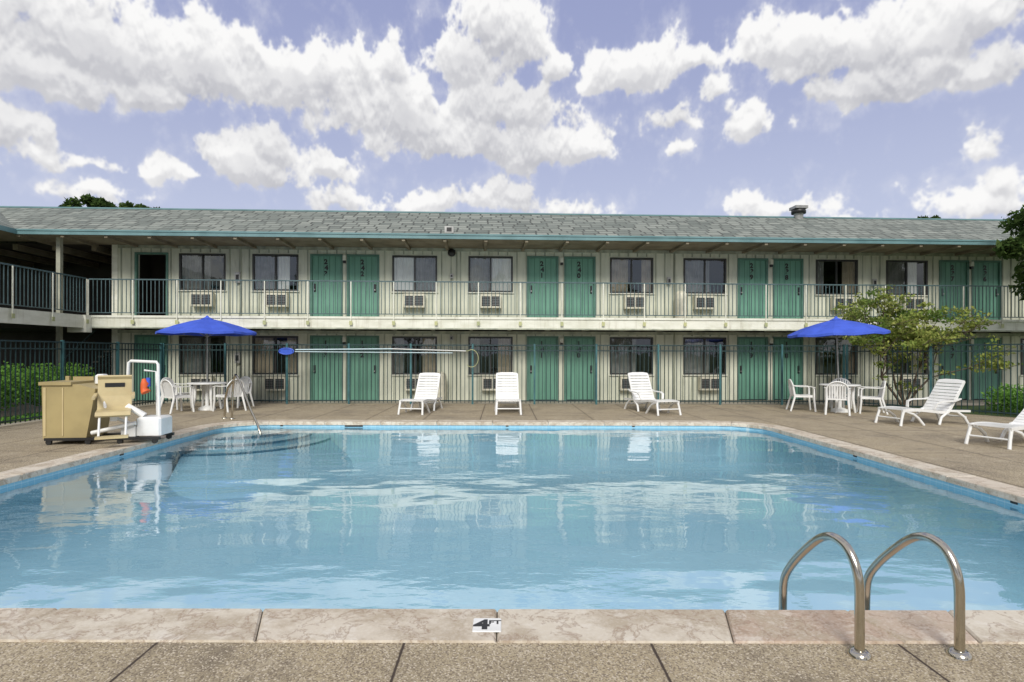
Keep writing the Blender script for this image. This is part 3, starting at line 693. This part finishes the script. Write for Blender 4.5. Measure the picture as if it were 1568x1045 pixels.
def lounge(loc, rz, ang=48, arms=False):
    b = MB(); W = M_white; h = 0.30; L0, P = -0.98, 0.25; bl = 0.80; ca, sa = math.cos(R(ang)), math.sin(R(ang))
    w = 0.29
    def prof(y): return h + 0.035 * math.sin((y - L0) / (P - L0) * math.pi * 1.3 + 0.6)
    for sx in (-1, 1):
        pts = [(sx * w, L0 + (P - L0) * i / 10, prof(L0 + (P - L0) * i / 10)) for i in range(11)]
        b.sweepbox(pts, 0.045, 0.06, W)
        b.sweepbox([(sx * w, P, prof(P)), (sx * w, P + bl * ca * 0.5, prof(P) + bl * sa * 0.5 - 0.02), (sx * w * 0.97, P + bl * ca, prof(P) + bl * sa)], 0.045, 0.035, W)
        b.tube([(sx * w, L0 + 0.03, h), (sx * (w + .01), L0 - 0.02, 0.15), (sx * (w + 0.02), L0 - 0.06, 0.0)], [0.032, 0.028, 0.03], W, 6)
        b.tube([(sx * (w + .02), L0 + 0.55, 0.0), (sx * w, L0 + 0.42, 0.16), (sx * w, L0 + 0.28, 0.25), (sx * w, L0 + 0.1, 0.3)], [0.03, 0.03, 0.03, 0.02], W, 6)
        b.tube([(sx * (w + .03), P + 0.52, 0.0), (sx * (w + .01), P + 0.42, 0.16), (sx * w, P + 0.22, 0.28), (sx * w, P - 0.05, 0.3)], [0.03, 0.032, 0.035, 0.02], W, 6)
        b.tube([(sx * (w + .03), P - 0.28, 0.0), (sx * (w + .01), P - 0.2, 0.16), (sx * w, P - 0.02, 0.27)], [0.03, 0.03, 0.03], W, 6)
        b.sweepbox([(sx * w, P, h), (sx * w, P + 0.6, h - 0.02)], 0.04, 0.045, W)
        if arms:
            b.sweepbox([(sx * (w + .02), P - 0.42, 0.34), (sx * (w + .05), P - 0.38, 0.47), (sx * (w + .06), P - 0.25, 0.51), (sx * (w + .06), P + 0.1, 0.515), (sx * (w + .03), P + 0.3, 0.56)], 0.055, 0.025, W)
    n = 15
    for i in range(n):
        y = L0 + 0.03 + (P - L0 - 0.05) * i / (n - 1); z = prof(y) + 0.016; b.box(-w, w, y - 0.030, y + 0.030, z - 0.007, z + 0.007, W)
    n = 10
    for i in range(n):
        t = (0.06 + 0.9 * i / (n - 1)) * bl; y = P + ca * t; z = prof(P) + sa * t - 0.05 * math.sin(t / bl * math.pi) * 0.3
        ww = w * (1 - 0.03 * t / bl)
        b.sweepbox([(-ww, y - 0.02, z + 0.015), (ww, y - 0.02, z + 0.015)], 0.066, 0.013, W, side=(0, ca, sa))
    y = P + bl * ca; z = prof(P) + bl * sa
    b.sweepbox([(-w, y, z), (-w * .5, y + .01, z + 0.02), (w * .5, y + .01, z + 0.02), (w, y, z)], 0.05, 0.03, W, side=(0, ca, sa))
    b.tube([(-w, P + 0.5, h * .5), (w, P + 0.5, h * .5)], 0.018, W, 6); b.tube([(-w, L0 - 0.02, h * .5), (w, L0 - 0.02, h * .5)], 0.018, W, 6)
    b.tube([(0, P + 0.45, h), (0, P + bl * ca * .7, h + bl * sa * .62)], 0.016, W, 6)
    return b.obj('lounge_chair', loc=loc, rz=rz)
lounge((-2.13, 15.15, 0), R(-9), 58)
lounge((0.13, 15.2, 0), R(1), 60)
lounge((3.88, 15.1, 0), R(14), 62, True)
lounge((9.42, 12.65, 0), R(-77), 56, True)
lounge((9.02, 9.85, 0), R(-68), 34, False)

# ------------------------------------------------------------------ pool lift
e = empty('pool_lift', (-7.2, 9.75, 0), R(6))
b = MB()
b.prism([(-.45, .10), (.22, .10), (.30, .55), (.36, .93), (.1, 1.0), (-.47, 1.03)], -0.28, 0.32, M_tan)
b.box(-.5, .0, -0.31, 0.35, 0.99, 1.045, M_tan)
b.box(-.44, -.40, -0.29, -0.281, 0.15, 0.95, M_seat); b.box(-.15, -.13, -0.29, -0.281, 0.15, 0.95, M_seat)
b.box(-.36, -.02, .34, .36, 1.02, 1.11, M_tan); b.box(-.46, -.40, .3, .36, 1.02, 1.12, M_tan)
b.obj('cabinet_cover', e)
b = MB()
b.M = Matrix.Translation((0.68, -0.32, 0)) @ Matrix.Rotation(R(25), 4, 'Z')
b.sweepbox([(0, 0.2, 1.14), (0, 0.24, 1.08), (0, 0.2, 0.8), (0, 0.15, 0.62), (0, 0.08, 0.57), (0, -0.15, 0.55), (0, -0.27, 0.55), (0, -0.31, 0.5)], 0.48, 0.04, M_seat)
b.sweepbox([(-0.26, 0.2, 0.84), (-0.27, 0.0, 0.8), (-0.27, -0.22, 0.79)], 0.045, 0.04, M_seat); b.sweepbox([(0.26, 0.2, 0.84), (0.27, 0.0, 0.8), (0.27, -0.22, 0.79)], 0.045, 0.04, M_seat)
b.box(-0.14, 0.14, 0.195, 0.215, 0.95, 1.02, M_black)
b.tube([(-0.18, -0.25, 0.52), (-0.18, -0.45, 0.2)], 0.018, M_white, 8); b.tube([(0.18, -0.25, 0.52), (0.18, -0.45, 0.2)], 0.018, M_white, 8)
b.box(-0.22, 0.22, -0.6, -0.38, 0.17, 0.2, M_seat)
b.box(-0.05, 0.05, -0.1, 0.15, 0.40, 0.53, M_white)
b.obj('seat', e)
b = MB()
b.tube([(1.22, 0.05, 0.3), (1.2, 0.05, 1.33), (1.17, 0.055, 1.37), (0.72, 0.12, 1.39), (0.68, 0.12, 1.36), (0.66, 0.12, 0.9)], 0.026, M_white, 10)
b.tube([(1.12, 0.2, 0.3), (1.10, 0.2, 1.2), (0.9, 0.2, 1.22)], 0.02, M_white, 10)
b.bbox(0.98, 1.38, -0.25, 0.2, 0.13, 0.44, M_white, 0.03)
b.tube([(1.05, -0.1, 0.45), (0.8, -0.12, 0.62), (0.7, -0.15, 0.5)], [0.06, 0.05, 0.045], M_white, 10)
b.tube([(1.0, -0.28, 0.35), (0.35, -0.36, 0.2)], 0.035, M_white, 8)
b.tube([(0.95, -0.2, 0.3), (0.55, -0.3, 0.5), (0.45, -0.2, 0.75)], 0.03, M_white, 8)
b.box(0.75, 0.98, -0.25, 0.1, 0.12, 0.3, M_white)
b.bbox(0.3, 0.62, 0.0, 0.3, 0.9, 1.12, M_white, 0.03); b.bbox(0.15, 0.3, 0.05, 0.25, 1.0, 1.16, M_white, 0.03)
b.obj('mast', e)
b = MB(); b.box(-.42, 1.38, -0.3, -0.24, 0.07, 0.115, M_black); b.box(-.42, 1.38, 0.2, 0.26, 0.07, 0.115, M_black); b.box(-.42, -.36, -0.24, 0.2, 0.07, 0.115, M_black)
for x in (-0.36, 0.25, 0.75, 1.3):
    for y in (-0.27, 0.23): b.tube([(x, y - 0.02, 0.045), (x, y + 0.02, 0.045)], 0.045, M_black, 14)
b.obj('cart_base', e)
b = MB(); b.tube([(1.0, -0.02, 1.08), (1.02, -0.03, 1.0), (1.0, -0.02, 0.92), (1.04, -0.03, 0.85)], [0.03, 0.065, 0.055, 0.08], M_orange, 8)
b.tube([(1.06, 0.0, 1.1), (1.06, 0.0, 0.95)], 0.035, M_bluep, 8); b.obj('safety_strap', e)

# ------------------------------------------------------------------ vegetation
def branchy(b, p, d, ln, r, lev, tips, spread=.85):
    q = p + d * ln; mid = p + d * ln * .5 + Vector((random.uniform(-1, 1), random.uniform(-1, 1), 0)) * ln * .07
    b.tube([p, mid, q], [r, r * .8, r * .6], M_bark, 6)
    tips.append(mid)
    if lev == 0: tips.append(q); return
    for _ in range(3):
        nd = (d + Vector((random.uniform(-1, 1), random.uniform(-1, 1), random.uniform(-.55, .6))) * spread).normalized()
        branchy(b, q, nd, ln * random.uniform(.6, .85), r * .55, lev - 1, tips, spread)
    tips.append(q)
e = empty('small_tree', (11.45, 16.2, 0)); b = MB(); tips = []
for k in range(5):
    branchy(b, Vector((random.uniform(-.1, .1), 0, 0)), Vector((-0.75 + k * .37, random.uniform(-.1, .1), 1)).normalized(), 1.08 + .16 * (2 - abs(k - 2)), 0.04, 3, tips, .95)
b.obj('branches', e)
cl = [(t.x, t.y * 0.7, t.z, random.uniform(.15, .34), 0.22, random.uniform(.06, .13), random.randint(8, 44)) for t in tips if t.z > .55]
leaves('foliage', cl, 0.05, M_leafL, e)
def tree(loc, H, cr, mat, nclump=26, leaf=0.11, per=420):
    e = empty('tree', loc); b = MB(); tips = []
    branchy(b, Vector((0, 0, 0)), Vector((0.02, 0, 1)), H - cr * 1.7, H * .028, 0, tips)
    top = tips[-1]
    for k in range(5):
        a = k * 1.257; branchy(b, top, Vector((math.cos(a) * .6, math.sin(a) * .6, 1)).normalized(), cr * .5, H * .012, 1, tips, .7)
    b.obj('trunk', e)
    cl = []
    for _ in range(nclump):
        d = Vector((random.gauss(0, 1), random.gauss(0, 1), random.gauss(0, 1))).normalized() * random.uniform(.2, 1) ** .5
        s = cr * random.uniform(.14, .32); cl.append((d.x * cr * .85, d.y * cr * .85, H - cr * .85 + d.z * cr * .7, s, s, s * .7, per))
    leaves('foliage', cl, leaf, mat, e); return e
tree((15.25, 14.6, 0), 6.75, 2.5, M_leafD, 46, 0.085, 420)
for (x, y, H, c) in ((-25.9, 36, 11.6, 2.2), (-22.8, 36, 11.2, 1.6), (-24.3, 38, 11.5, 1.7), (26.6, 36, 10.6, 1.8), (28.6, 37, 10.4, 1.7)):
    tree((x, y, 0), H, c, M_leafD, 34, 0.14, 220)
for (x, y, H, c) in ((-14, -14, 9, 4), (-5, -17, 8, 3.6), (5, -15, 9.5, 4), (14, -16, 8.5, 4)):
    tree((x, y, 0), H, c, M_leafD, 24, 0.25, 120)
cl = []
for k in range(34):
    y = 7 + k * 0.26; cl.append((-11.6 + random.uniform(-.15, .15), y, 0.74, 0.5, 0.35, 0.54 + random.uniform(-.03, .06), 560))
leaves('hedge', cl, 0.04, M_leafH)
leaves('shrub', [(13.6 + random.uniform(-.5, .8), 12.6 + k * .32, 0.35, 0.5, 0.35, 0.4, 500) for k in range(10)], 0.045, M_leafH)
leaves('grass_border', [(-11.0, 6 + k * .4, 0.03, 0.35, 0.3, 0.07, 200) for k in range(26)], 0.04, M_leafH)

# ------------------------------------------------------------------ sky / world
SUN_EL, SUN_AZ = 38, 186   # azimuth clockwise from +Y (sun behind viewer)
w = bpy.data.worlds.new('World'); scene.world = w; w.use_nodes = True; nt = w.node_tree; nt.nodes.clear()
# procedural cloud field, computed over the whole sky (azimuth x elevation)
W, H = 4608, 1152
f32 = np.float32
AZ = ((np.arange(W) + .5) / W * 2 * math.pi - math.pi).astype(f32)[None, :]
EL = ((np.arange(H) + .5) / H * math.pi / 2).astype(f32)[:, None]
fx = np.fft.rfftfreq(W, d=2 * math.pi / W)[None, :]; fy = np.fft.fftfreq(H, d=(math.pi / 2) / H)[:, None]
FR = np.sqrt((fx * 1.0) ** 2 + (fy * 1.25) ** 2); FR[0, 0] = 1
rng = np.random.default_rng(11)
def spec(f0, f1, beta):
    wn = np.fft.rfft2(rng.standard_normal((H, W)))
    k = FR ** (-beta) / (1 + (f0 / FR) ** 6) / (1 + (FR / f1) ** 6); k[0, 0] = 0
    n = np.fft.irfft2(wn * k, s=(H, W)); return (n / n.std()).astype(f32)
wx = spec(1.5, 20, 1.5) * 0.017; wy = spec(1.5, 20, 1.5) * 0.010
A = AZ + wx; E = EL + wy
blobs = [(150, 50, 250, 88), (40, 100, 126, 62), (330, 85, 184, 84), (455, 110, 130, 62), (230, 130, 106, 40),
 (765, 45, 84, 60), (705, 92, 82, 45), (850, 100, 46, 36), (570, 105, 54, 40), (610, 175, 125, 52), (740, 205, 165, 48), (790, 165, 92, 45), (870, 215, 66, 30),
 (955, 112, 70, 38), (1040, 100, 50, 30), (1200, 55, 132, 52), (1340, 50, 162, 66), (1470, 30, 150, 60), (1340, 118, 86, 40), (1530, 105, 68, 34), (1400, 95, 114, 44),
 (1165, 192, 66, 30), (1022, 188, 46, 20), (1098, 146, 22, 11), (385, 252, 84, 44), (435, 232, 40, 36), (508, 262, 52, 30), (28, 212, 62, 38),
 (205, 274, 68, 18), (130, 262, 58, 15), (530, 312, 70, 17), (700, 305, 120, 20), (762, 292, 40, 22), (625, 297, 30, 15), (1210, 314, 95, 19), (1290, 325, 80, 13), (1510, 300, 90, 28), (1515, 222, 52, 22), (1545, 270, 66, 27), (1034, 231, 16, 10), (280, 282, 30, 11), (150, 305, 36, 15), (10, 268, 24, 12), (845, 312, 36, 13)]
acc = np.full((H, W), -1.0, f32)
for (px, py, rx, ry) in blobs:
    s = (px - 770) / 871; t = (541 - py) / 871; a0 = math.atan(s); ca = math.cos(a0); e0 = math.atan(t * ca)
    ra = rx / 871 * ca * ca; re = ry / 871 * ca * math.cos(e0) ** 2
    i0 = int(max(0, (a0 - 2.6 * ra - .06 + math.pi) / (2 * math.pi) * W)); i1 = int((a0 + 2.6 * ra + .06 + math.pi) / (2 * math.pi) * W)
    j0 = int(max(0, (e0 - 2.6 * re - .05) / (math.pi / 2) * H)); j1 = int((e0 + 2.6 * re + .05) / (math.pi / 2) * H)
    de = (E[j0:j1, i0:i1] - e0 + re * .15) / re; de = np.where(de < 0, de * 1.35, de * .9)
    ln = np.sqrt(((A[j0:j1, i0:i1] - a0) / ra) ** 2 + de ** 2)
    d = (1 - ln) * min(1.0, ry / 36)
    c0 = acc[j0:j1, i0:i1]; k = .15; hh = np.clip(.5 + .5 * (d - c0) / k, 0, 1)
    acc[j0:j1, i0:i1] = c0 * (1 - hh) + d * hh + k * hh * (1 - hh)
def sst(x, a, b_): t = np.clip((x - a) / (b_ - a), 0, 1); return t * t * (3 - 2 * t)
om = np.maximum(sst(np.abs(AZ), .78, .95) * np.ones_like(EL), sst(EL, .58, .72) * np.ones_like(AZ))
gen = np.clip(spec(.6, 5, 1.4) * .45 + .16, -1, .75)
acc = acc * (1 - om) + gen * om
F1 = spec(6, 500, 1.6)
bil = sum(np.abs(spec(f, f * 1.5, 0)) * wgt for f, wgt in ((7, .5), (15, .30), (32, .16), (64, .09)))
bil = bil - bil.mean()
D = acc + F1 * .15 - bil * .30 + .10
mask = sst(D, -.02, .27)
Dl = np.clip(acc * 1.0 - bil * .42 + F1 * .08 + .08, 0, .9)
tau = np.zeros_like(D)
for k in range(1, 17):
    st = int(round(k * 4)); tau += np.roll(np.roll(Dl, -st, 0), int(k * 1.2), 1)
tau = np.exp(-tau * .20)
edge = np.clip((Dl - np.roll(Dl, -7, 0)) * 1.4, -.32, .32)
lit = np.clip(.30 + .70 * tau + edge * .68 + F1 * .05, 0, 1)
wisp = sst(F1 * .4 + acc * 1.1 + .8, 0, 1.7) * .38
px_ = np.zeros((H, W, 4), f32); px_[..., 0] = mask; px_[..., 1] = lit; px_[..., 2] = wisp; px_[..., 3] = 1
img = bpy.data.images.new('cloud_field', W, H, float_buffer=True, is_data=True)
img.pixels.foreach_set(px_.ravel()); img.update(); img.pack()
out = nt.nodes.new('ShaderNodeOutputWorld'); bg = nt.nodes.new('ShaderNodeBackground'); bg.inputs[1].default_value = 0.1; L(nt, bg.outputs[0], out.inputs[0])
sky = nt.nodes.new('ShaderNodeTexSky'); sky.sky_type = 'NISHITA'; sky.sun_disc = False; sky.sun_elevation = R(SUN_EL); sky.sun_rotation = R(SUN_AZ)
tc = nt.nodes.new('ShaderNodeTexCoord'); sp = nt.nodes.new('ShaderNodeSeparateXYZ'); L(nt, tc.outputs['Generated'], sp.inputs[0])
az = math_n(nt, 'ARCTAN2', sp.outputs[0], sp.outputs[1]); el = math_n(nt, 'ARCSINE', sp.outputs[2])
cb = nt.nodes.new('ShaderNodeCombineXYZ'); L(nt, math_n(nt, 'ADD', math_n(nt, 'DIVIDE', az, 2 * math.pi), 0.5), cb.inputs[0])
L(nt, math_n(nt, 'MINIMUM', math_n(nt, 'MAXIMUM', math_n(nt, 'DIVIDE', el, math.pi / 2), 0.002), 0.998), cb.inputs[1])
ti = nt.nodes.new('ShaderNodeTexImage'); ti.image = img; ti.interpolation = 'Cubic'; ti.extension = 'REPEAT'; L(nt, cb.outputs[0], ti.inputs[0])
sc = nt.nodes.new('ShaderNodeSeparateColor'); L(nt, ti.outputs[0], sc.inputs[0])
ccol = mixc(nt, sc.outputs[1], (4.9, 4.95, 5.4), (9.6, 9.55, 9.5))
skc = mixc(nt, 0.88, sky.outputs[0], mixc(nt, ramp(nt, sp.outputs[2], 0.08, 0.55), (5.9, 6.35, 8.1), (3.5, 3.9, 6.3)))
skc = mixc(nt, sc.outputs[2], skc, (8.0, 8.1, 8.8))
L(nt, mixc(nt, sc.outputs[0], skc, ccol), bg.inputs[0])

sd = bpy.data.lights.new('sun', 'SUN'); sd.energy = 3.1; sd.angle = R(24); sd.color = (1.0, 0.965, 0.90)
so = bpy.data.objects.new('sun', sd); scene.collection.objects.link(so)
sdir = Vector((math.sin(R(SUN_AZ)) * math.cos(R(SUN_EL)), math.cos(R(SUN_AZ)) * math.cos(R(SUN_EL)), math.sin(R(SUN_EL))))
so.rotation_euler = sdir.to_track_quat('Z', 'Y').to_euler(); so.location = (0, 0, 30)

# ------------------------------------------------------------------ camera
cd = bpy.data.cameras.new('camera'); cam = bpy.data.objects.new('camera', cd); scene.collection.objects.link(cam)
cd.sensor_width = 36; cd.lens = 20.0; cd.clip_end = 3000; cd.clip_start = 0.05
cd.shift_x = 0.009; cd.shift_y = 0.0118
cam.location = (0, 0, 1.54); cam.rotation_euler = (R(90), 0, 0)
cam.rotation_euler.rotate_axis('Z', R(0.12))
scene.camera = cam
scene.view_settings.view_transform = 'Standard'; scene.view_settings.look = 'None'; scene.view_settings.exposure = 0
